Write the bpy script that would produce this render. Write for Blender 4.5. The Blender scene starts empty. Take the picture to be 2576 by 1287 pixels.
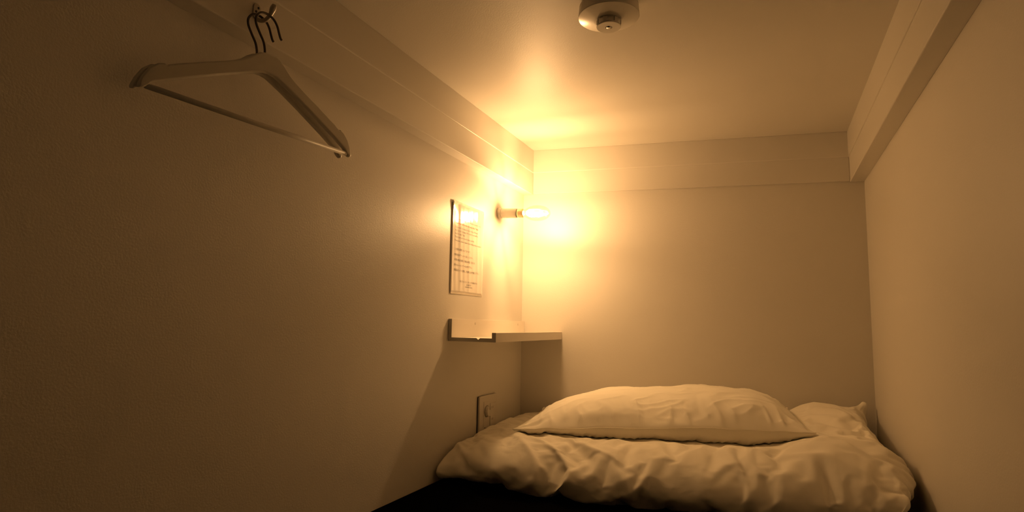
import bpy, bmesh, math, random
from mathutils import Vector, Matrix, noise
random.seed(4)
C = bpy.context.scene.collection
R_ = math.radians

# ------------------------------------------------------------------ measures
# x across the berth, y into it, z up; the lens sits at x = 0, y = 0.
ZC = 0.563                      # eye height over the berth floor
XL, XR = -0.915, 0.328          # side walls
XLI, XRI = -0.874, 0.282        # faces of the upper side boards
ZCEIL, ZB = ZC + 0.713, ZC + 0.529
ZM = 0.100                      # mattress top
Y0 = -0.75
def yback(x): return 2.36 + 0.1316 * x

# ------------------------------------------------------------------ helpers
def link(o):
    C.objects.link(o); return o
def mesh_obj(name, bm, mat, parent=None, smooth=False, bevel=0.0, segs=2, sub=0):
    bmesh.ops.recalc_face_normals(bm, faces=bm.faces[:])
    me = bpy.data.meshes.new(name); bm.to_mesh(me); bm.free()
    o = link(bpy.data.objects.new(name, me))
    if mat: me.materials.append(mat)
    if smooth:
        for p in me.polygons: p.use_smooth = True
        if smooth == 'angle': me.set_sharp_from_angle(angle=R_(32))
    if bevel:
        m = o.modifiers.new('bevel', 'BEVEL'); m.width = bevel; m.segments = segs
        m.limit_method = 'ANGLE'; m.angle_limit = R_(40)
    if sub:
        m = o.modifiers.new('sub', 'SUBSURF'); m.levels = sub; m.render_levels = sub
    if parent: o.parent = parent
    return o
def thing(name, label, cat, loc, rot=(0, 0, 0), group=None):
    o = link(bpy.data.objects.new(name, None)); o.location = loc; o.rotation_euler = rot
    o.empty_display_size = 0.02
    tag(o, label, cat, group); return o
def tag(o, label, cat, group=None):
    o['label'] = label; o['category'] = cat
    if group: o['group'] = group
    return o
def structure(o, label=None):
    o['kind'] = 'structure'
    if label: o['label'] = label
    return o
def box(bm, a, b):
    vs = [bm.verts.new((x, y, z)) for x in (a[0], b[0]) for y in (a[1], b[1]) for z in (a[2], b[2])]
    for f in ((0,1,3,2),(4,6,7,5),(0,4,5,1),(2,3,7,6),(0,2,6,4),(1,5,7,3)):
        bm.faces.new([vs[i] for i in f])
    return vs
def prism(bm, pts, axis, a, b):
    """pts: outline (p, q); extruded along axis from a to b (a, b may be functions of p, q)."""
    def put(p, q, t):
        return {'x': (t, p, q), 'y': (p, t, q), 'z': (p, q, t)}[axis]
    fa = a if callable(a) else (lambda p, q: a); fb = b if callable(b) else (lambda p, q: b)
    A = [bm.verts.new(put(p, q, fa(p, q))) for p, q in pts]
    B = [bm.verts.new(put(p, q, fb(p, q))) for p, q in pts]
    bm.faces.new(A); bm.faces.new(B[::-1])
    n = len(pts)
    for i in range(n): bm.faces.new([A[i], B[i], B[(i+1) % n], A[(i+1) % n]])
def lathe(bm, prof, segs=48, axis='z', closed=False):
    """prof: (radius, height) pairs."""
    rings = []
    for r, h in prof:
        if r < 1e-6:
            rings.append([bm.verts.new((0, 0, h) if axis == 'z' else (h, 0, 0))])
        else:
            rings.append([bm.verts.new((r*math.cos(2*math.pi*i/segs), r*math.sin(2*math.pi*i/segs), h) if axis == 'z'
                          else (h, r*math.cos(2*math.pi*i/segs), r*math.sin(2*math.pi*i/segs))) for i in range(segs)])
    for a, b in zip(rings, rings[1:]):
        for i in range(segs):
            j = (i+1) % segs
            if len(a) == 1 and len(b) == 1: continue
            if len(a) == 1: bm.faces.new([a[0], b[i], b[j]])
            elif len(b) == 1: bm.faces.new([a[i], b[0], a[j]])
            else: bm.faces.new([a[i], b[i], b[j], a[j]])
def tube(bm, pts, r, segs=12):
    """round tube along pts; r a number or a list."""
    pts = [Vector(p) for p in pts]; n = len(pts)
    rr = r if isinstance(r, (list, tuple)) else [r]*n
    t0 = (pts[1]-pts[0]).normalized()
    up = Vector((0, 0, 1)) if abs(t0.z) < .9 else Vector((1, 0, 0))
    nrm = (up - t0*up.dot(t0)).normalized(); rings = []
    for i in range(n):
        t = (pts[min(i+1, n-1)]-pts[max(i-1, 0)]).normalized()
        nrm = (nrm - t*nrm.dot(t)).normalized(); bn = t.cross(nrm)
        rings.append([bm.verts.new(pts[i] + (nrm*math.cos(a)+bn*math.sin(a))*rr[i]) for a in [2*math.pi*k/segs for k in range(segs)]])
    for a, b in zip(rings, rings[1:]):
        for k in range(segs): bm.faces.new([a[k], b[k], b[(k+1) % segs], a[(k+1) % segs]])
    bm.faces.new(rings[0][::-1]); bm.faces.new(rings[-1])
def spline(pts, n=8):
    """Catmull-Rom through pts."""
    P = [Vector(p) for p in pts]; P = [2*P[0]-P[1]] + P + [2*P[-1]-P[-2]]; out = []
    for i in range(1, len(P)-2):
        for k in range(n):
            t = k/n; a, b, c, d = P[i-1:i+3]
            out.append(.5*((2*b)+(c-a)*t+(2*a-5*b+4*c-d)*t*t+(3*b-a-3*c+d)*t**3))
    out.append(P[-2]); return out
def interp(x, tab):
    if x <= tab[0][0]: return tab[0][1]
    for (a, fa), (b, fb) in zip(tab, tab[1:]):
        if x <= b:
            t = (x-a)/(b-a); t = t*t*(3-2*t); return fa+(fb-fa)*t
    return tab[-1][1]
def smooth(a, b, x):
    t = min(1, max(0, (x-a)/(b-a))); return t*t*(3-2*t)

# ------------------------------------------------------------------ materials
def mat(name, col, rough=.5, spec=.5, metal=0, bump=None, var=None, sheen=0, coat=0):
    m = bpy.data.materials.new(name); m.use_nodes = True; nt = m.node_tree; b = nt.nodes['Principled BSDF']
    b.inputs['Base Color'].default_value = (*col, 1); b.inputs['Roughness'].default_value = rough
    b.inputs['Specular IOR Level'].default_value = spec; b.inputs['Metallic'].default_value = metal
    if sheen: b.inputs['Sheen Weight'].default_value = sheen
    if coat: b.inputs['Coat Weight'].default_value = coat; b.inputs['Coat Roughness'].default_value = .1
    tc = nt.nodes.new('ShaderNodeTexCoord')
    if var:                                   # (scale, amount): faint mottling of the colour
        n = nt.nodes.new('ShaderNodeTexNoise'); n.inputs['Scale'].default_value = var[0]; n.inputs['Detail'].default_value = 4
        nt.links.new(tc.outputs['Object'], n.inputs['Vector'])
        mx = nt.nodes.new('ShaderNodeMix'); mx.data_type = 'RGBA'
        mx.inputs['A'].default_value = (*[c*(1-var[1]) for c in col], 1); mx.inputs['B'].default_value = (*[min(1, c*(1+var[1])) for c in col], 1)
        nt.links.new(n.outputs['Fac'], mx.inputs['Factor']); nt.links.new(mx.outputs['Result'], b.inputs['Base Color'])
    if bump:                                  # list of (scale, distance, strength)
        prev = None
        for sc, dist, st in bump:
            n = nt.nodes.new('ShaderNodeTexNoise'); n.inputs['Scale'].default_value = sc; n.inputs['Detail'].default_value = 3
            nt.links.new(tc.outputs['Object'], n.inputs['Vector'])
            bp = nt.nodes.new('ShaderNodeBump'); bp.inputs['Distance'].default_value = dist; bp.inputs['Strength'].default_value = st
            nt.links.new(n.outputs['Fac'], bp.inputs['Height'])
            if prev: nt.links.new(prev.outputs['Normal'], bp.inputs['Normal'])
            prev = bp
        nt.links.new(prev.outputs['Normal'], b.inputs['Normal'])
    return m
WALLC = (.655, .622, .558)
M_wall = mat('painted_wall', WALLC, .42, .4, bump=[(260, .0006, .5), (18, .001, .25)], var=(3, .02))
M_ceil = mat('painted_ceiling', WALLC, .45, .4, bump=[(300, .0006, .5), (9, .001, .25)], var=(3, .02))
M_trim = mat('painted_board', WALLC, .30, .45, bump=[(220, .0004, .35)], var=(4, .02))
M_floor = mat('floor_board', (.10, .08, .06), .5, bump=[(60, .001, .3)])
M_matt = mat('black_mattress_cloth', (.0025, .0022, .0022), 1.0, .0, bump=[(900, .0008, .6)])
M_linen = mat('white_cotton', (.80, .76, .65), .85, .12, bump=[(1400, .0004, .35), (70, .0016, .25)], sheen=.15)
M_linen2 = mat('white_pillowcase', (.82, .78, .67), .85, .12, bump=[(1400, .0004, .35), (60, .0016, .2)], sheen=.15)
M_hang = mat('white_painted_wood', (.66, .63, .56), .45, .4, bump=[(120, .0004, .3)])
M_wire = mat('dark_steel_wire', (.10, .09, .08), .4, .5, metal=.8)
M_hook = mat('painted_metal_hook', (.42, .38, .32), .35, .5, metal=.3)
M_dark = mat('dark_recess', (.02, .018, .015), .7)
M_plas = mat('cream_plastic', (.68, .65, .58), .22, .5)
M_plas2 = mat('cream_plastic_matt', (.62, .58, .51), .4, .5)
M_ink = mat('grey_ink', (.12, .10, .08), .6)
M_red = mat('red_ink', (.80, .16, .06), .6)
M_chrome = mat('chrome', (.55, .53, .50), .12, .5, metal=1)
M_shelf = mat('white_foil_board', (.74, .69, .61), .35, .5)
M_shelfend = mat('shaded_board_end', (.52, .50, .45), .5, .4)  # ledge end faces away from the lamp; its shade is painted in as darker grey
M_porc = mat('lamp_holder_plastic', (.74, .70, .62), .3, .5)
M_brass = mat('bulb_cap_metal', (.75, .60, .38), .25, .5, metal=1)
M_paper = mat('laminated_paper', (.74, .69, .61), .10, .6, coat=.6)
M_film = mat('laminate_film_edge', (.76, .72, .64), .08, .7, coat=.6)
def mat_glass():
    m = bpy.data.materials.new('clear_bulb_glass'); m.use_nodes = True; nt = m.node_tree
    out = nt.nodes['Material Output']; nt.nodes.remove(nt.nodes['Principled BSDF'])
    t = nt.nodes.new('ShaderNodeBsdfTransparent'); t.inputs[0].default_value = (.98, .97, .94, 1)
    g = nt.nodes.new('ShaderNodeBsdfGlossy'); g.inputs['Roughness'].default_value = .02
    f = nt.nodes.new('ShaderNodeFresnel'); f.inputs['IOR'].default_value = 1.45
    mx = nt.nodes.new('ShaderNodeMixShader')
    mu = nt.nodes.new('ShaderNodeMath'); mu.operation = 'MULTIPLY'; mu.inputs[1].default_value = .35; nt.links.new(f.outputs[0], mu.inputs[0]); nt.links.new(mu.outputs[0], mx.inputs[0]); nt.links.new(t.outputs[0], mx.inputs[1]); nt.links.new(g.outputs[0], mx.inputs[2])
    nt.links.new(mx.outputs[0], out.inputs['Surface']); return m
M_glass = mat_glass()
def mat_emit(name, col, s):
    m = bpy.data.materials.new(name); m.use_nodes = True; nt = m.node_tree
    out = nt.nodes['Material Output']; nt.nodes.remove(nt.nodes['Principled BSDF'])
    e = nt.nodes.new('ShaderNodeEmission'); e.inputs[0].default_value = (*col, 1); e.inputs[1].default_value = s
    nt.links.new(e.outputs[0], out.inputs['Surface']); return m
LAMP = (1.0, .56, .235)
M_fil = mat_emit('glowing_filament', LAMP, 960)

# ------------------------------------------------------------------ room shell
TH = .04
def shell(name, pts, z0, z1, m, label):
    bm = bmesh.new(); prism(bm, pts, 'z', z0, z1)
    return structure(mesh_obj(name, bm, m), label)
yL, yR = yback(XL), yback(XR)
shell('wall_left', [(XL-TH, Y0), (XL, Y0), (XL, yL+.02), (XL-TH, yL+.02)], -.02, ZCEIL+.03, M_wall, 'smooth painted side wall on the left carrying hangers, shelf and lamp')
shell('wall_right', [(XR, Y0), (XR+TH, Y0), (XR+TH, yR+.02), (XR, yR+.02)], -.02, ZCEIL+.03, M_wall, 'smooth painted side wall on the right, close to the viewer')
shell('wall_back', [(XL-TH, yback(XL-TH)), (XR+TH, yback(XR+TH)), (XR+TH, yback(XR+TH)+TH), (XL-TH, yback(XL-TH)+TH)], -.02, ZCEIL+.03, M_wall, 'smooth painted end wall behind the pillow')
shell('floor', [(XL-TH, Y0), (XR+TH, Y0), (XR+TH, 2.5), (XL-TH, 2.5)], -.03, 0, M_floor, 'berth floor under the mattress')
shell('ceiling', [(XL-TH, Y0), (XR+TH, Y0), (XR+TH, 2.5), (XL-TH, 2.5)], ZCEIL, ZCEIL+.04, M_ceil, 'low painted ceiling')
# upper boards round the top of the walls, each of two boards with a seam between
ZS = ZB + (ZCEIL-ZB)*.49
def board(name, side, label):
    bm = bmesh.new(); s = .0028
    if side == 'left':
        prism(bm, [(XL-.001, Y0), (XLI, Y0), (XLI, yback(XLI)), (XL-.001, yback(XL))], 'z', ZB, ZCEIL+.001)
        prism(bm, [(XL-.001, Y0), (XLI+s, Y0), (XLI+s, yback(XLI)), (XL-.001, yback(XL))], 'z', ZS, ZCEIL+.001)
    elif side == 'right':
        prism(bm, [(XRI, Y0), (XR+.001, Y0), (XR+.001, yback(XR)), (XRI, yback(XRI))], 'z', ZB, ZCEIL+.001)
        prism(bm, [(XRI-s, Y0), (XR+.001, Y0), (XR+.001, yback(XR)), (XRI-s, yback(XRI))], 'z', ZS, ZCEIL+.001)
    else:
        d = .009
        prism(bm, [(XLI, yback(XLI)-d), (XRI, yback(XRI)-d), (XRI, yback(XRI)+.001), (XLI, yback(XLI)+.001)], 'z', ZB+.002, ZCEIL+.001)
        prism(bm, [(XLI, yback(XLI)-d-s), (XRI, yback(XRI)-d-s), (XRI, yback(XRI)+.001), (XLI, yback(XLI)+.001)], 'z', ZS, ZCEIL+.001)
    return structure(mesh_obj(name, bm, M_trim, bevel=.0026, segs=4), label)
board('trim_1', 'left', 'two painted boards boxed along the top of the left wall')
board('trim_2', 'back', 'two thin painted boards along the top of the end wall')
board('trim_3', 'right', 'two painted boards boxed along the top of the right wall')

# ------------------------------------------------------------------ mattress
def yb_in(x, g): return yback(x)-g
bm = bmesh.new()
prism(bm, [(XL+.002, -.55), (XR-.004, -.55), (XR-.004, yb_in(XR-.004, .004)), (XL+.002, yb_in(XL+.002, .004))], 'z', 0.0, ZM)
tag(mesh_obj('mattress', bm, M_matt, bevel=.004, segs=3), 'flat black covered mattress filling the berth under the white duvet', 'mattress')

# ------------------------------------------------------------------ duvet
def fbm(p, o=3):
    return noise.fractal(p, 1.0, 2.0, o)
def ridge(t):                       # soft crease profile
    return 1-abs(t)
def duvet():
    NX, NY, NZ = 118, 66, 20
    xa, xb = -.905, .312
    def top(x, v):
        l = interp(v, [(0, .130), (.3, .128), (1, .130)])
        r = interp(v, [(0, .125), (.35, .165), (1, .217)])
        return l + (r-l)*smooth(-.08, .14, x)
    def front(x): return interp(x, [(-.905, 1.585), (-.64, 1.535), (-.23, 1.540), (.05, 1.550), (.31, 1.57)])
    def place(i, j, k):
        u, v, w = i/NX, j/NY, k/NZ
        X = xa+(xb-xa)*u; yf = front(X); yb = yback(X)-.012
        T = top(X, v)
        rx, ryb = .055, .05
        wz = interp(X, [(-.9, .30), (-.6, .46), (0, .58)])   # height at which the side bulges most
        ry = interp(X, [(-.9, .36), (-.6, .23), (0, .16), (.3, .15)])
        D = yb-yf
        # signed corner coordinates
        ex = -max(0, 1-u*(xb-xa)/rx) if u < .5 else max(0, 1-(1-u)*(xb-xa)/rx)
        ey = -max(0, 1-v*D/ry) if v < .5 else max(0, 1-(1-v)*D/ryb)
        ez = (w-wz)/(1-wz) if w > wz else (w-wz)/wz
        def fac(a, b):
            n_ = math.hypot(a, b)
            return max(abs(a), abs(b))/n_ if n_ > 0 else 1
        fx, fy, fz = fac(ex, ez), fac(ey, ez), fac(max(abs(ex), abs(ey)), ez)
        cx = X if ex == 0 else (xa+rx if ex < 0 else xb-rx)
        cy = yf+v*D if ey == 0 else (yf+ry if ey < 0 else yb-ryb)
        x = cx+ex*fx*rx; y = cy+ey*fy*(ry if ey < 0 else ryb)
        z = wz*T+ez*fz*(T*(1-wz) if ez > 0 else T*wz)
        return Vector((x, y, z)), w, v, u
    idx = {}; V = []; F = []
    def vid(i, j, k):
        q = (i, j, k)
        if q not in idx:
            idx[q] = len(V); V.append(place(i, j, k))
        return idx[q]
    for i in range(NX):
        for j in range(NY):
            for k in (0, NZ): F.append([vid(i, j, k), vid(i+1, j, k), vid(i+1, j+1, k), vid(i, j+1, k)])
    for i in range(NX):
        for k in range(NZ):
            for j in (0, NY): F.append([vid(i, j, k), vid(i+1, j, k), vid(i+1, j, k+1), vid(i, j, k+1)])
    for j in range(NY):
        for k in range(NZ):
            for i in (0, NX): F.append([vid(i, j, k), vid(i, j+1, k), vid(i, j+1, k+1), vid(i, j, k+1)])
    bm = bmesh.new()
    bv = [bm.verts.new(p[0]) for p in V]
    for f in F: bm.faces.new([bv[i] for i in f])
    bmesh.ops.recalc_face_normals(bm, faces=bm.faces[:])
    bm.normal_update()
    disp = []
    for v, (p, w, vv, u) in zip(bm.verts, V):
        x, y, z = p
        d = .010*fbm(Vector((x*3.1, y*3.0+2, z*4)), 2)
        fr = 1-smooth(1.70, 1.95, y)
        t_ = (y-1.58)-z*.9                            # runs up the front and over
        wr = Vector((x*3.2, t_*3.2, 7)); ox, oy = .10*noise.noise(wr), .10*noise.noise(wr+Vector((9, 3, 1)))
        th_ = .85+.5*noise.noise(Vector((x*1.7, 3, 5)))   # fold direction drifts along the bed
        a = (x+ox)*math.cos(th_)+(t_+oy)*math.sin(th_); b_ = -(x+ox)*math.sin(th_)+(t_+oy)*math.cos(th_)
        amp = interp(x, [(-.9, .8), (-.6, 1.1), (-.2, 1.0), (.0, .5), (.3, .3)])
        c = noise.noise(Vector((a*9.5, b_*2.8, 3.1)))
        d += fr*amp*.012*(max(0, ridge(c*2.0))**1.5-.45)
        d += .003*noise.noise(Vector((x*26, t_*20, 2)))
        side = smooth(.22, .31, x)
        d += side*.006*(abs(math.sin((y*1.0+z*.5)*62+2*noise.noise(Vector((y*9, z*9, 0)))))-.5)
        disp.append((v, d*(.15+.85*smooth(.0, .05, z))))
    for v, d in disp: v.co += v.normal*d
    for v in bm.verts:
        v.co.z = max(.0008, v.co.z)
        if v.co.x > .2: v.co.x -= .012*smooth(.2, .3, v.co.x)*smooth(1.80, 1.95, v.co.y)
        v.co.x -= .045*smooth(.15, .31, v.co.x)*(1-smooth(.0, .11, v.co.z))
        e = math.exp(-((v.co.x-.295)/.022)**2-((v.co.y-(yback(.29)-.02))/.05)**2)*smooth(.08, .18, v.co.z)
        v.co.z += .030*e; v.co.x += .010*e
    bmesh.ops.translate(bm, verts=bm.verts[:], vec=(0, 0, ZM))
    o = mesh_obj('duvet', bm, M_linen, smooth=True)
    # let the cover, cut a little larger than its filling, settle into creases
    g = o.vertex_groups.new(name='hold')
    for v in o.data.vertices:
        x, y, z = v.co; z -= ZM
        wt = .10
        if z < .012: wt = 1.0
        elif y > yback(x)-.06: wt = .9
        else: wt = .04+.30*smooth(1.75, 1.95, y)*(1-smooth(.02, .2, x))+.25*smooth(.2, .3, x)+.35*(1-smooth(-.9, -.82, x))
        if -.80 < x < .10 and y > 1.76+.13*(x+.4) and z > .06: wt = max(wt, .75*smooth(0, .05, y-1.76-.13*(x+.4)))
        if x > .24 and y > 2.1: wt = max(wt, .6)
        g.add([v.index], wt, 'REPLACE')
    cl = o.modifiers.new('cloth', 'CLOTH'); s = cl.settings
    s.quality = 6; s.mass = .15; s.air_damping = 8
    s.tension_stiffness = 40; s.compression_stiffness = 40; s.shear_stiffness = 20; s.bending_stiffness = .35
    s.tension_damping = 10; s.compression_damping = 10; s.shear_damping = 10; s.bending_damping = 1
    s.vertex_group_mass = 'hold'; s.pin_stiffness = 1.0; s.shrink_min = SHRINK; s.shrink_max = SHRINK
    s.use_pressure = True; s.uniform_pressure_force = 1.5; s.effector_weights.gravity = .04
    cl.collision_settings.use_collision = False
    cl.point_cache.frame_start = 1; cl.point_cache.frame_end = 40
    sc = bpy.context.scene
    for f in range(1, 33): sc.frame_set(f)
    me = bpy.data.meshes.new_from_object(o.evaluated_get(bpy.context.evaluated_depsgraph_get()))
    sc.frame_set(1); o.modifiers.clear(); o.vertex_groups.clear(); o.data = me; me.name = 'duvet'
    for v in me.vertices:
        x, y, z = v.co; z -= ZM
        if x > .15 and z > .03:
            sd = smooth(.22, .31, x)
            v.co.x += sd*.010*(abs(math.sin((y+z*.6)*50+2.2*noise.noise(Vector((y*9, z*9, 0)))))-.6)*smooth(.03, .08, z)
            v.co.x -= .016*sd*smooth(1.845, 1.865, y+z*.2)
            v.co.x -= .034*smooth(.10, .30, x)*(1-smooth(1.55, 1.80, y))
            e = math.exp(-((x-.30)/.020)**2-((y-(yback(.29)-.03))/.05)**2)*smooth(.10, .2, z)
            v.co.z += .022*e; v.co.x += .012*e
        e = math.exp(-((x+.90)/.05)**2-((y-1.62)/.07)**2)*(1-smooth(.05, .11, z)); v.co.z -= .012*e; v.co.y -= .022*e
        v.co.z = max(ZM+.0008, v.co.z); v.co.x = min(XR-.003, max(XL+.013, v.co.x)); v.co.y = min(yback(v.co.x)-.006, v.co.y)
    m_ = o.modifiers.new('sub', 'SUBSURF'); m_.levels = 1; m_.render_levels = 1
    return o
SHRINK = -.06
duv = tag(duvet(), 'puffy white folded duvet lying across the far end of the black mattress', 'duvet')

# ------------------------------------------------------------------ pillow
from mathutils.bvhtree import BVHTree
bvh = BVHTree.FromPolygons([v.co for v in duv.data.vertices], [list(p.vertices) for p in duv.data.polygons])
def under(x, y):
    h = bvh.ray_cast(Vector((x, y, 2)), Vector((0, 0, -1)))[0]
    return h.z if h else ZM
def pillow():
    A, B, cx, cy, an = .430, .225, -.345, 2.035, math.atan(.1316)
    ca, sa = math.cos(an), math.sin(an); nx, ny = 190, 100
    def world(X, Y): return cx+X*ca-Y*sa, cy+X*sa+Y*ca
    def outline(s_, t_):
        X = A*s_*(1-.035*(1-t_*t_)) ; Y = B*t_*(1-.05*(1-s_**4))
        X += .004*noise.noise(Vector((t_*4, 1, s_*2))); Y += .005*noise.noise(Vector((s_*6, 2, t_)))
        return X, Y
    def seam(s_, t_):
        z = interp(s_, [(-1, -.324), (-.7, -.315), (-.2, -.301), (.4, -.285), (.85, -.281), (1, -.279)])
        z += .010*(1+t_)/2 + .0025*noise.noise(Vector((s_*9, 5, t_*2)))
        return ZC+z
    def rise(s_, t_):
        a = 1-abs(s_)**(3.0 if s_ < 0 else 7)
        b = (1-abs(t_)**2.6)**.85
        return .092*a*b
    bm = bmesh.new(); top, bot = {}, {}
    for i in range(nx+1):
        for j in range(ny+1):
            s_ = math.sin(math.pi/2*(i/nx*2-1))*.35+(i/nx*2-1)*.65; t_ = math.sin(math.pi/2*(j/ny*2-1))*.35+(j/ny*2-1)*.65
            X, Y = outline(s_, t_); x, y = world(X, Y); z0 = seam(s_, t_)
            edge = min((1-abs(s_))*A, (1-abs(t_))*B)
            h = rise(s_, t_)
            # soft swells, long creases, and short gathers running in from the seam
            n1 = .011*noise.noise(Vector((X*4, Y*9, .3)))
            w = noise.noise(Vector((X*9+2*Y, Y*26-X*4, 4.4))); n2 = .0032*(max(0, 1-abs(w)*3)**2-.3)
            if 1-abs(s_) < .35:                      # fans out of the corners
                cxr, cyr = A*(1 if s_ > 0 else -1), B*(1 if t_ > 0 else -1)
                th = math.atan2(Y-cyr*.98, X-cxr*.98); rr = math.hypot(X-cxr, Y-cyr)
                n3 = .0060*math.exp(-(rr/.10)**2)*math.sin(th*11+2*noise.noise(Vector((X*12, Y*12, 0))))*min(1, rr/.03)
            else: n3 = 0
            g = noise.noise(Vector((X*30+Y*8, Y*7, 8.8))); n4 = .0085*(max(0, 1-abs(g)*2.4)**2-.3)*math.exp(-max(0, edge-.02)/.035)
            k = smooth(0, .03, edge)
            z = z0+h+(n1+n2+n3+n4)*k
            z = max(z, under(x, y)+.004)
            top[i, j] = bm.verts.new((x, y, z))
            if edge < 1e-6: bot[i, j] = top[i, j]; continue
            d = under(x, y)+.002
            zb = z0-(z0-d)*min(1, math.sqrt(max(0, 1-(1-min(1, edge/.030))**2)))
            bot[i, j] = bm.verts.new((x, y, max(d, min(zb, z-.002)) if True else zb))
    for i in range(nx):
        for j in range(ny):
            bm.faces.new([top[i, j], top[i+1, j], top[i+1, j+1], top[i, j+1]])
            bm.faces.new([bot[i, j], bot[i, j+1], bot[i+1, j+1], bot[i+1, j]])
    rim = [tuple(top[i, 0].co) for i in range(0, nx+1)] + [tuple(top[nx, j].co) for j in range(1, ny+1)] + [tuple(top[i, ny].co) for i in range(nx-1, -1, -1)] + [tuple(top[0, j].co) for j in range(ny-1, 0, -1)]
    o = mesh_obj('pillow', bm, M_linen2, smooth=True)
    bm = bmesh.new(); tube(bm, rim, .0016, 8)
    mesh_obj('seam', bm, M_linen2, o, smooth=True)
    return o
pil = tag(pillow(), 'plump white pillow lying on top of the folded duvet', 'pillow')

# ------------------------------------------------------------------ ceiling detector
det = thing('heat_detector', 'round cream heat detector with a chrome nose on the ceiling', 'smoke detector', (-.307, 1.231, ZCEIL))
bm = bmesh.new(); lathe(bm, [(.0, -.0005), (.060, -.0005), (.0625, -.008), (.0650, -.009), (.0670, -.0330), (.0662, -.0345), (.052, -.0380), (.034, -.0413), (.030, -.0420), (0, -.0425)], 64)
mesh_obj('housing', bm, M_plas, det, smooth='angle')
bm = bmesh.new(); lathe(bm, [(0, -.042), (.0265, -.042), (.0265, -.0550), (.0255, -.0555), (0, -.0555)], 64)
mesh_obj('nose_ring', bm, M_chrome, det, bevel=.0006)
bm = bmesh.new()
for k in range(7):
    a = 2*math.pi*k/7+.2; c, s = math.cos(a), math.sin(a)
    vs = box(bm, (.0260, -.0042, -.0545), (.0271, .0042, -.0445))
    bmesh.ops.rotate(bm, verts=vs, cent=(0, 0, 0), matrix=Matrix.Rotation(a, 3, 'Z'))
mesh_obj('vent_slots', bm, M_plas2, det)
bm = bmesh.new(); lathe(bm, [(.0075, -.0553), (.0268, -.0553), (.0268, -.0570), (.0260, -.0577), (.0075, -.0577)], 64)
face = mesh_obj('nose_face', bm, M_plas, det, bevel=.0004)
bm = bmesh.new(); lathe(bm, [(0, -.0557), (.0068, -.0557), (.0062, -.0581), (0, -.0587)], 32)
mesh_obj('indicator_lens', bm, M_chrome, det, smooth=True)

# ------------------------------------------------------------------ wall lamp
P0 = Vector((XL, 1.997, ZC+.411)); P1 = Vector((-.714, 2.003, ZC+.4015))
ax = (P1-P0).normalized(); q = Vector((1, 0, 0)).rotation_difference(ax)
lamp = thing('wall_lamp', 'bare clear bulb in a short cream holder on the left wall', 'wall lamp', P0, q.to_euler())
bm = bmesh.new(); lathe(bm, [(0, .000), (.0195, .000), (.0195, .012), (.0180, .0135), (0, .0135)], 48, 'x')
mesh_obj('wall_mount', bm, M_porc, lamp, bevel=.0006)
bm = bmesh.new(); lathe(bm, [(0, .0136), (.0175, .0136), (.0178, .0150), (.0178, .0290), (.0172, .0296), (.0178, .0302), (.0178, .0700), (.0165, .0735), (.0130, .0735), (0, .0735)], 48, 'x')
mesh_obj('lamp_holder', bm, M_porc, lamp, bevel=.0005)
bulb_prof = [(.0125, .098), (.0140, .103), (.0185, .112), (.0240, .123), (.0275, .135), (.0290, .147), (.0290, .157), (.0272, .170), (.0235, .182), (.0175, .192), (.0095, .199), (0, .2015)]
bm = bmesh.new(); lathe(bm, bulb_prof, 48, 'x')
bulb = mesh_obj('bulb', bm, M_glass, lamp, smooth=True); bulb['label'] = 'clear glass bulb, glowing'
bm = bmesh.new(); lathe(bm, [(0, .0736), (.0130, .0736), (.0155, .0755), (.0165, .080), (.0165, .097), (.0130, .1005), (0, .1005)], 48, 'x')
mesh_obj('bulb_cap', bm, M_brass, bulb, smooth=False, bevel=.0008)
bm = bmesh.new()
for k in range(4):
    a = 2*math.pi*k/4+.4; c, s = math.cos(a), math.sin(a)
    tube(bm, [(.110, .004*c, .004*s), (.122, .012*c, .012*s), (.160, .012*c, .012*s), (.172, .004*c, .004*s)], .0022, 8)
fil = mesh_obj('filament', bm, M_fil, bulb, smooth=True); fil['label'] = 'glowing filament strands'

# ------------------------------------------------------------------ laminated notice on the left wall
ny0, ny1, nz0, nz1 = 1.637, 1.869, ZC+.093, ZC+.392
def px(y, z):                                   # how far the sheet stands off the wall
    u = (y-ny0)/(ny1-ny0); w = (z-nz0)/(nz1-nz0)
    d = .0009 + .00036*math.sin(u*24+.6) * (.4+.6*w) + .00028*math.sin(u*47+w*3)
    d += .003*math.exp(-(u/.10)**2)*smooth(.86, 1, w) + .0010*(1-u)**4
    return XL+max(.0008, d)
def sheet(name, a, b, c, d, off, m, parent, nu=60, nv=40, th=.0005, rad=0):
    bm = bmesh.new(); g = {}
    for s in (0, 1):
        for i in range(nu+1):
            for j in range(nv+1):
                y, z = a+(b-a)*i/nu, c+(d-c)*j/nv
                if rad:                          # rounded corners
                    cy = min(max(y, a+rad), b-rad); cz = min(max(z, c+rad), d-rad)
                    dy, dz = y-cy, z-cz; n = math.hypot(dy, dz)
                    if dy and dz and n > rad: y, z = cy+dy/n*rad, cz+dz/n*rad
                g[s, i, j] = bm.verts.new((px(y, z)+off-s*th, y, z))
    for i in range(nu):
        for j in range(nv):
            for s in (0, 1): bm.faces.new([g[s, i, j], g[s, i+1, j], g[s, i+1, j+1], g[s, i, j+1]])
    for i in range(nu):
        for j in (0, nv): bm.faces.new([g[0, i, j], g[0, i+1, j], g[1, i+1, j], g[1, i, j]])
    for j in range(nv):
        for i in (0, nu): bm.faces.new([g[0, i, j], g[0, i, j+1], g[1, i, j+1], g[1, i, j]])
    return mesh_obj(name, bm, m, parent, smooth=True)
notice = sheet('notice_sheet', ny0, ny1, nz0, nz1, 0, M_film, None, rad=.006)
tag(notice, 'laminated paper notice with printed lines on the left wall beside the lamp', 'notice')
sheet('paper', ny0+.004, ny1-.004, nz0+.004, nz1-.004, .0004, M_paper, notice, th=.0003)
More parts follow.
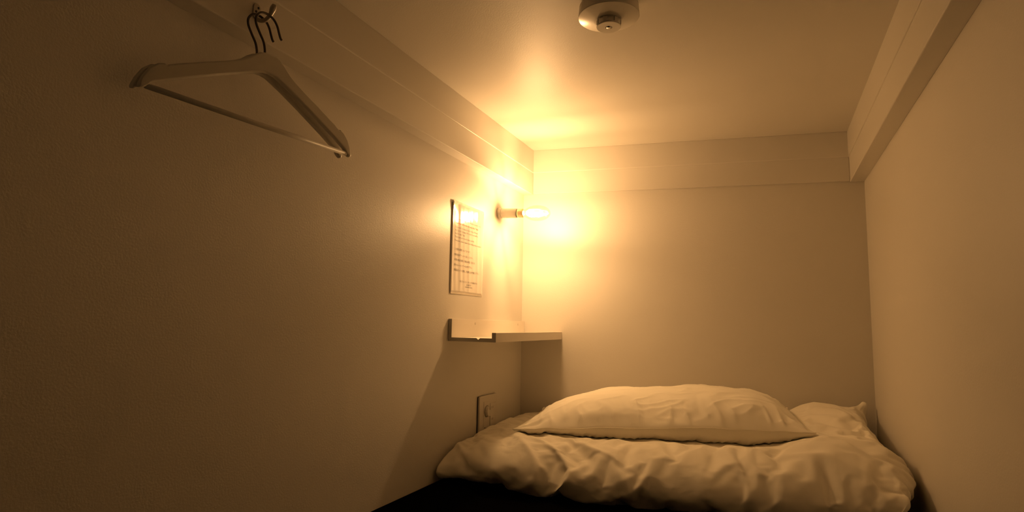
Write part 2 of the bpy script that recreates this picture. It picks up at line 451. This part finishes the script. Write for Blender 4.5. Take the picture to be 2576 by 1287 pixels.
def text_mesh(name, lines, m, parent, bold=0):
    """lines: (string, y of the left end or centre, z, height, align, wanted width)"""
    out = bmesh.new()
    for s, y, z, h, al, wid in lines:
        cu = bpy.data.curves.new('t', 'FONT'); cu.body = s; cu.size = h; cu.resolution_u = 1; cu.offset = bold
        cu.align_x = 'LEFT'; o = bpy.data.objects.new('t', cu); C.objects.link(o)
        bpy.context.view_layer.update()
        me = bpy.data.meshes.new_from_object(o.evaluated_get(bpy.context.evaluated_depsgraph_get()))
        bpy.data.objects.remove(o); bpy.data.curves.remove(cu)
        xs = [v.co.x for v in me.vertices] or [0, 1]; x0, w0 = min(xs), max(xs)-min(xs)
        k = wid/w0 if wid else 1
        for v in me.vertices:
            yy = y+(v.co.x-x0)*k - (wid/2 if al == 'C' else 0); zz = z+v.co.y
            v.co = (px(yy, zz)+.0007, yy, zz)
        out.from_mesh(me); bpy.data.meshes.remove(me)
    me = bpy.data.meshes.new(name); out.to_mesh(me); out.free(); me.materials.append(m)
    o = link(bpy.data.objects.new(name, me)); o.parent = parent; return o
def ZT(f): return nz1-(nz1-nz0)*f              # f: fraction down the sheet
Lm = ny0+.022
text_mesh('english_print', [
    ('・Please do not leave your valuables in your room.', Lm, ZT(.20), .0078, 'L', .186),
    ('Your small belongings in your safety. If found,', Lm, ZT(.290), .0078, 'L', .165),
    ('Any of your belongings left in your room will be', Lm, ZT(.325), .0078, 'L', .165),
    ('kept for only 7 days.', Lm, ZT(.360), .0078, 'L', .070),
    ('・Please open and close the doors carefully', Lm-.003, ZT(.395), .0078, 'L', .140),
    ('If necessary, please request new bedding at the reception', Lm, ZT(.435), .0078, 'L', .190),
], M_ink, notice)
text_mesh('japanese_print', [
    ('この部屋は禁煙となっております。', Lm, ZT(.530), .0082, 'L', .112),
    ('寝具は各自でベッドへお戻しください。', Lm, ZT(.590), .0082, 'L', .130),
    ('お部屋の備品を破損した場合は弁償して頂きます。', Lm, ZT(.645), .0082, 'L', .150),
    ('館内のルールとマナーをお守り下さい。', Lm, ZT(.700), .0082, 'L', .128),
    ('貴重品はロッカーに保管し、外出時には必ず施錠して下さい。', Lm, ZT(.755), .0082, 'L', .180),
], M_ink, notice)
text_mesh('contact_print', [
    ('何かございましたら、フロントまでお声掛け下さい。', (ny0+ny1)/2+.012, ZT(.868), .0070, 'C', .130),
    ('GUESTS', (ny0+ny1)/2+.012, ZT(.898), .0070, 'C', .034),
    ('welcome home', (ny0+ny1)/2+.012, ZT(.920), .0070, 'C', .052),
], M_ink, notice)
text_mesh('red_print', [('・Lost items will be thrown away after 7 days', Lm, ZT(.245), .0080, 'L', .165)], M_red, notice, .0002)

# ------------------------------------------------------------------ picture ledge
LY0 = 1.638
def yend(x, z): return yback(x)-.0015
led = thing('wall_shelf', 'narrow white wall ledge with upturned lip under the notice', 'shelf', (XL, LY0, ZC-.055))
def part_prism(name, pts, m, label=None, y0=LY0):
    bm = bmesh.new(); prism(bm, pts, 'y', y0, yend)
    bmesh.ops.translate(bm, verts=bm.verts[:], vec=(-XL, -LY0, -(ZC-.055)))
    o = mesh_obj(name, bm, m, led, bevel=.0005)
    if label: o['label'] = label
    return o
za, zt, zl = ZC-.055, ZC+.0135, ZC-.0265
x0, x1, x2, x3 = XL+.0008, XL+.0125, -.7645, -.7515
part_prism('back_plate', [(x0, za+.0118), (x1, za+.0118), (x1, zt), (x0, zt)], M_shelf)
part_prism('tray', [(x0, za), (x3, za), (x3-.0118, za+.0115), (-.8035, za+.0115), (-.810, za+.0065), (-.8165, za+.0115), (x0+.0118, za+.0115)], M_shelf)
part_prism('front_lip', [(x3, za+.0002), (x3, zl), (x2, zl), (x2, za+.0118), (x3-.0116, za+.0118)], M_shelf)
for k, (yy) in enumerate((1.80, 2.17)):
    bm = bmesh.new(); lathe(bm, [(0, 0), (.0045, 0), (.0042, .0008), (0, .0010)], 20, 'x')
    o = mesh_obj('screw_cap', bm, M_plas2, led); o.location = (x1-XL, yy-LY0, .055)
bm = bmesh.new()
prism(bm, [(x0, za), (x3, za), (x3, zl), (x2, zl), (x2, za+.0115), (-.8035, za+.0115), (-.810, za+.0065), (-.8165, za+.0115), (x1, za+.0115), (x1, zt), (x0, zt)], 'y', LY0-.0012, LY0-.0001)
bmesh.ops.translate(bm, verts=bm.verts[:], vec=(-XL, -LY0, -(ZC-.055)))
mesh_obj('shaded_end', bm, M_shelfend, led)['label'] = 'cut end of the ledge, shade put into its grey'

# ------------------------------------------------------------------ dimmer plate
sy0, sy1, sz1, sz0 = 1.852, 1.995, ZC-.246, ZC-.392
sw = thing('dimmer_switch', 'cream double wall plate with a round dimmer dial above the duvet', 'light switch', (XL, (sy0+sy1)/2, sz0))
def rrect(a, b, c, d, r, n=6):
    out = []
    for cx_, cy_, s in ((b-r, d-r, 0), (a+r, d-r, 90), (a+r, c+r, 180), (b-r, c+r, 270)):
        for k in range(n+1):
            t = R_(s+90*k/n); out.append((cx_+r*math.cos(t), cy_+r*math.sin(t)))
    return out
def plate(name, a, b, c, d, r, xa, xb, m, bev=.0, par=sw):
    bm = bmesh.new(); prism(bm, rrect(a, b, c, d, r), 'x', xa, xb)
    bmesh.ops.translate(bm, verts=bm.verts[:], vec=(-XL, -(sy0+sy1)/2, -sz0))
    return mesh_obj(name, bm, m, par, bevel=bev, segs=3)
plate('backing', sy0+.001, sy1-.001, sz0+.001, sz1-.001, .006, XL+.0003, XL+.0025, M_dark)
plate('cover_plate', sy0, sy1, sz0, sz1, .008, XL+.0030, XL+.0105, M_plas2, .003)
mod = plate('dimmer_module', 1.883, 1.930, sz1-.088, sz1-.020, .002, XL+.0105, XL+.0115, M_plas2, .0004)
def on_plate(name, bm, y, z, m, par, dx=.0112):
    o = mesh_obj(name, bm, m, sw if par is None else par, bevel=.0004); o.location = (dx, y-(sy0+sy1)/2, z-sz0); return o
bm = bmesh.new(); lathe(bm, [(0, 0), (.0175, 0), (.0165, .010), (.0155, .0115), (0, .0115)], 40, 'x')
dial = on_plate('dial', bm, 1.907, sz1-.054, M_plas, mod)
bm = bmesh.new(); lathe(bm, [(.0185, 0), (.0200, 0), (.0200, .0004), (.0185, .0004)], 40, 'x')
on_plate('dial_ring', bm, 1.907, sz1-.054, M_ink, mod, .0116)
bm = bmesh.new(); box(bm, (0, -.0008, .0055), (.0123, .0008, .0145)); mesh_obj('pointer', bm, M_ink, dial)
plate('outlet_module', 1.883, 1.930, sz1-.132, sz1-.0895, .002, XL+.0105, XL+.0113, M_plas2, .0004)
bm = bmesh.new(); box(bm, (0, -.0040, -.0012), (.0006, .0040, .0012)); on_plate('slot', bm, 1.894, sz1-.108, M_dark, None, .0112)
plate('rocker', 1.934, 1.982, sz1-.118, sz1-.030, .002, XL+.0105, XL+.0125, M_plas2, .0005)
for zz_, nm in ((sz1-.045, 'rocker_mark'), (sz1-.085, 'rocker_mark')):
    bm = bmesh.new()
    box(bm, (0, -.0085, -.004), (.0004, -.0075, .004)); box(bm, (0, .001, -.004), (.0004, .002, .004)); box(bm, (0, .006, -.003), (.0004, .007, .005))
    on_plate(nm, bm, 1.949, zz_, M_ink, None, .0124)

# ------------------------------------------------------------------ wall hook and two hangers
HK = Vector((XLI, .787, ZC+.577))
hk = thing('coat_hook', 'small metal coat hook screwed to the upper board of the left wall', 'hook', HK)
bm = bmesh.new(); prism(bm, rrect(-.0085, .0085, -.016, .0155, .008), 'x', 0.0003, .0022)
mesh_obj('hook_plate', bm, M_hook, hk, bevel=.0006)
for y, z in ((-.002, -.001), (.003, .008)):
    bm = bmesh.new(); lathe(bm, [(0, .0020), (.0026, .0020), (.0022, .0031), (0, .0034)], 16, 'x')
    o = mesh_obj('screw', bm, M_dark, hk, smooth=True); o.location = (0, y, z)
bm = bmesh.new()
tube(bm, spline([(.001, 0, -.010), (.006, 0, -.0165), (.014, 0, -.0205), (.024, .001, -.0205), (.034, .001, -.014), (.040, .001, -.003), (.044, .001, .006)], 6), [.0040]*26+[.0042, .0045, .0050, .0054, .0056, .0057, .0056, .0054, .0050, .0044, .0036][:11], 12)
mesh_obj('hook_arm', bm, M_hook, hk, smooth=True)

def arm_outline():
    """hanger body seen from the front: u along the length, w height over the tip's lowest point"""
    top = [(.0, .1365), (.012, .1365), (.020, .134), (.030, .127), (.042, .1155), (.060, .1040), (.085, .0915), (.120, .0760), (.155, .0600), (.176, .0500),
           (.1795, .0465), (.1830, .0490), (.192, .0460), (.203, .0360), (.212, .0200), (.2165, .0070), (.2165, .0000)]
    bot = [(.2120, -.0010), (.2060, .0030), (.2020, .0090), (.196, .0130), (.160, .0310), (.120, .0500), (.080, .0690), (.045, .0850), (.012, .0985), (.0, .1000)]
    r = top+bot
    l = [(-u, w) for u, w in r[::-1]][1:-1]
    return r+l
def hanger(name, label, loc, rz, bar=True):
    t = thing(name, label, 'clothes hanger', loc, (0, 0, rz), 'white wooden hangers on the coat hook')
    # local: x thickness towards the room, y along the hanger, z up; origin at the tips' level
    top = arm_outline()[:17]; bot = arm_outline()[17:27]
    def prof(u, tab):
        if u <= tab[0][0]: return tab[0][1]
        for (a, fa), (b, fb) in zip(tab, tab[1:]):
            if u <= b: return fa+(fb-fa)*((u-a)/(b-a) if b > a else 0)
        return tab[-1][1]
    bt = sorted(bot); N = 110; bm = bmesh.new(); rings = []
    for i in range(-N, N+1):
        u = .2165*abs(i)/N; s = 1 if i >= 0 else -1
        a, b = prof(u, bt), prof(u, top)
        if a > b-.0015: a = b-.0015
        cx = .010*(1-(u/.2165)**2)              # gently bowed
        h = (b-a)/2; zc_ = (a+b)/2; th = .0058
        r = min(.0040, h*.9); ring = []
        for q1, q2, sa in ((th-r, h-r, 0), (-(th-r), h-r, 90), (-(th-r), -(h-r), 180), (th-r, -(h-r), 270)):
            for k in range(4):
                an = R_(sa+30*k); ring.append(bm.verts.new((cx+q1+r*math.cos(an), s*u, zc_+q2+r*math.sin(an))))
        rings.append(ring)
    for a, b in zip(rings, rings[1:]):
        n = len(a)
        for k in range(n): bm.faces.new([a[k], b[k], b[(k+1) % n], a[(k+1) % n]])
    bm.faces.new(rings[0]); bm.faces.new(rings[-1][::-1])
    mesh_obj('shoulder_bar', bm, M_hang, t, smooth=True).modifiers.new('w', 'WEIGHTED_NORMAL')
    if bar:
      bm = bmesh.new()
      tube(bm, [(.001, -.2065, .0045), (.001, 0, .0040), (.001, .2065, .0045)], .0048, 16)
      mesh_obj('trouser_bar', bm, M_hang, t, smooth=True)
    bm = bmesh.new()
    H = [(.009, .0, .130), (.009, .0, .143), (.009, -.004, .158), (.009, -.013, .172), (.009, -.0215, .187), (.009, -.022, .200), (.009, -.013, .2125), (.009, .001, .2155),
         (.009, .014, .2115), (.009, .0225, .2020), (.009, .0275, .1900), (.009, .0315, .181), (.009, .0345, .178)]
    H = [(x, y-.010, z-.003*(z-.130)/.08) for x, y, z in H]
    tube(bm, spline(H, 6), .0022, 12)
    mesh_obj('wire_hook', bm, M_wire, t, smooth=True)
    return t
hanger('clothes_hanger', 'white wooden hanger nearer the room on the coat hook', (-.8465, .792, ZC+.350), R_(-7.5))
hanger('clothes_hanger', 'white wooden hanger behind the other, nearest the wall', (-.8655, .791, ZC+.350), R_(-6.1), False)

# ------------------------------------------------------------------ light, camera, view
w = bpy.data.worlds.new('w'); bpy.context.scene.world = w; w.use_nodes = True
w.node_tree.nodes['Background'].inputs[0].default_value = (.85, .85, .7, 1); w.node_tree.nodes['Background'].inputs[1].default_value = .012
cam = bpy.data.cameras.new('camera'); co = link(bpy.data.objects.new('camera', cam))
cam.sensor_width = 36; cam.lens = 36*1500/2576; cam.clip_start = .01
rt = Vector((.91937628, .39291887, .01902695)); up = Vector((.02730919, -.11200152, .99333271)); fw = Vector((-.39243021, .91272692, .11370183))
m = Matrix.Identity(4)
for i in range(3): m[i][0], m[i][1], m[i][2] = rt[i], up[i], -fw[i]
m[0][3], m[1][3], m[2][3] = 0, 0, ZC
co.matrix_world = m
sc = bpy.context.scene; sc.camera = co
sc.view_settings.view_transform = 'Standard'; sc.view_settings.look = 'None'; sc.view_settings.exposure = 0.0; sc.view_settings.gamma = 1
sc.cycles.max_bounces = 9; sc.cycles.diffuse_bounces = 5; sc.cycles.glossy_bounces = 4; sc.cycles.transparent_max_bounces = 12
sc.cycles.caustics_reflective = False; sc.cycles.caustics_refractive = False
sc.cycles.use_denoising = True
sc.cycles.use_adaptive_sampling = True; sc.cycles.adaptive_threshold = .04
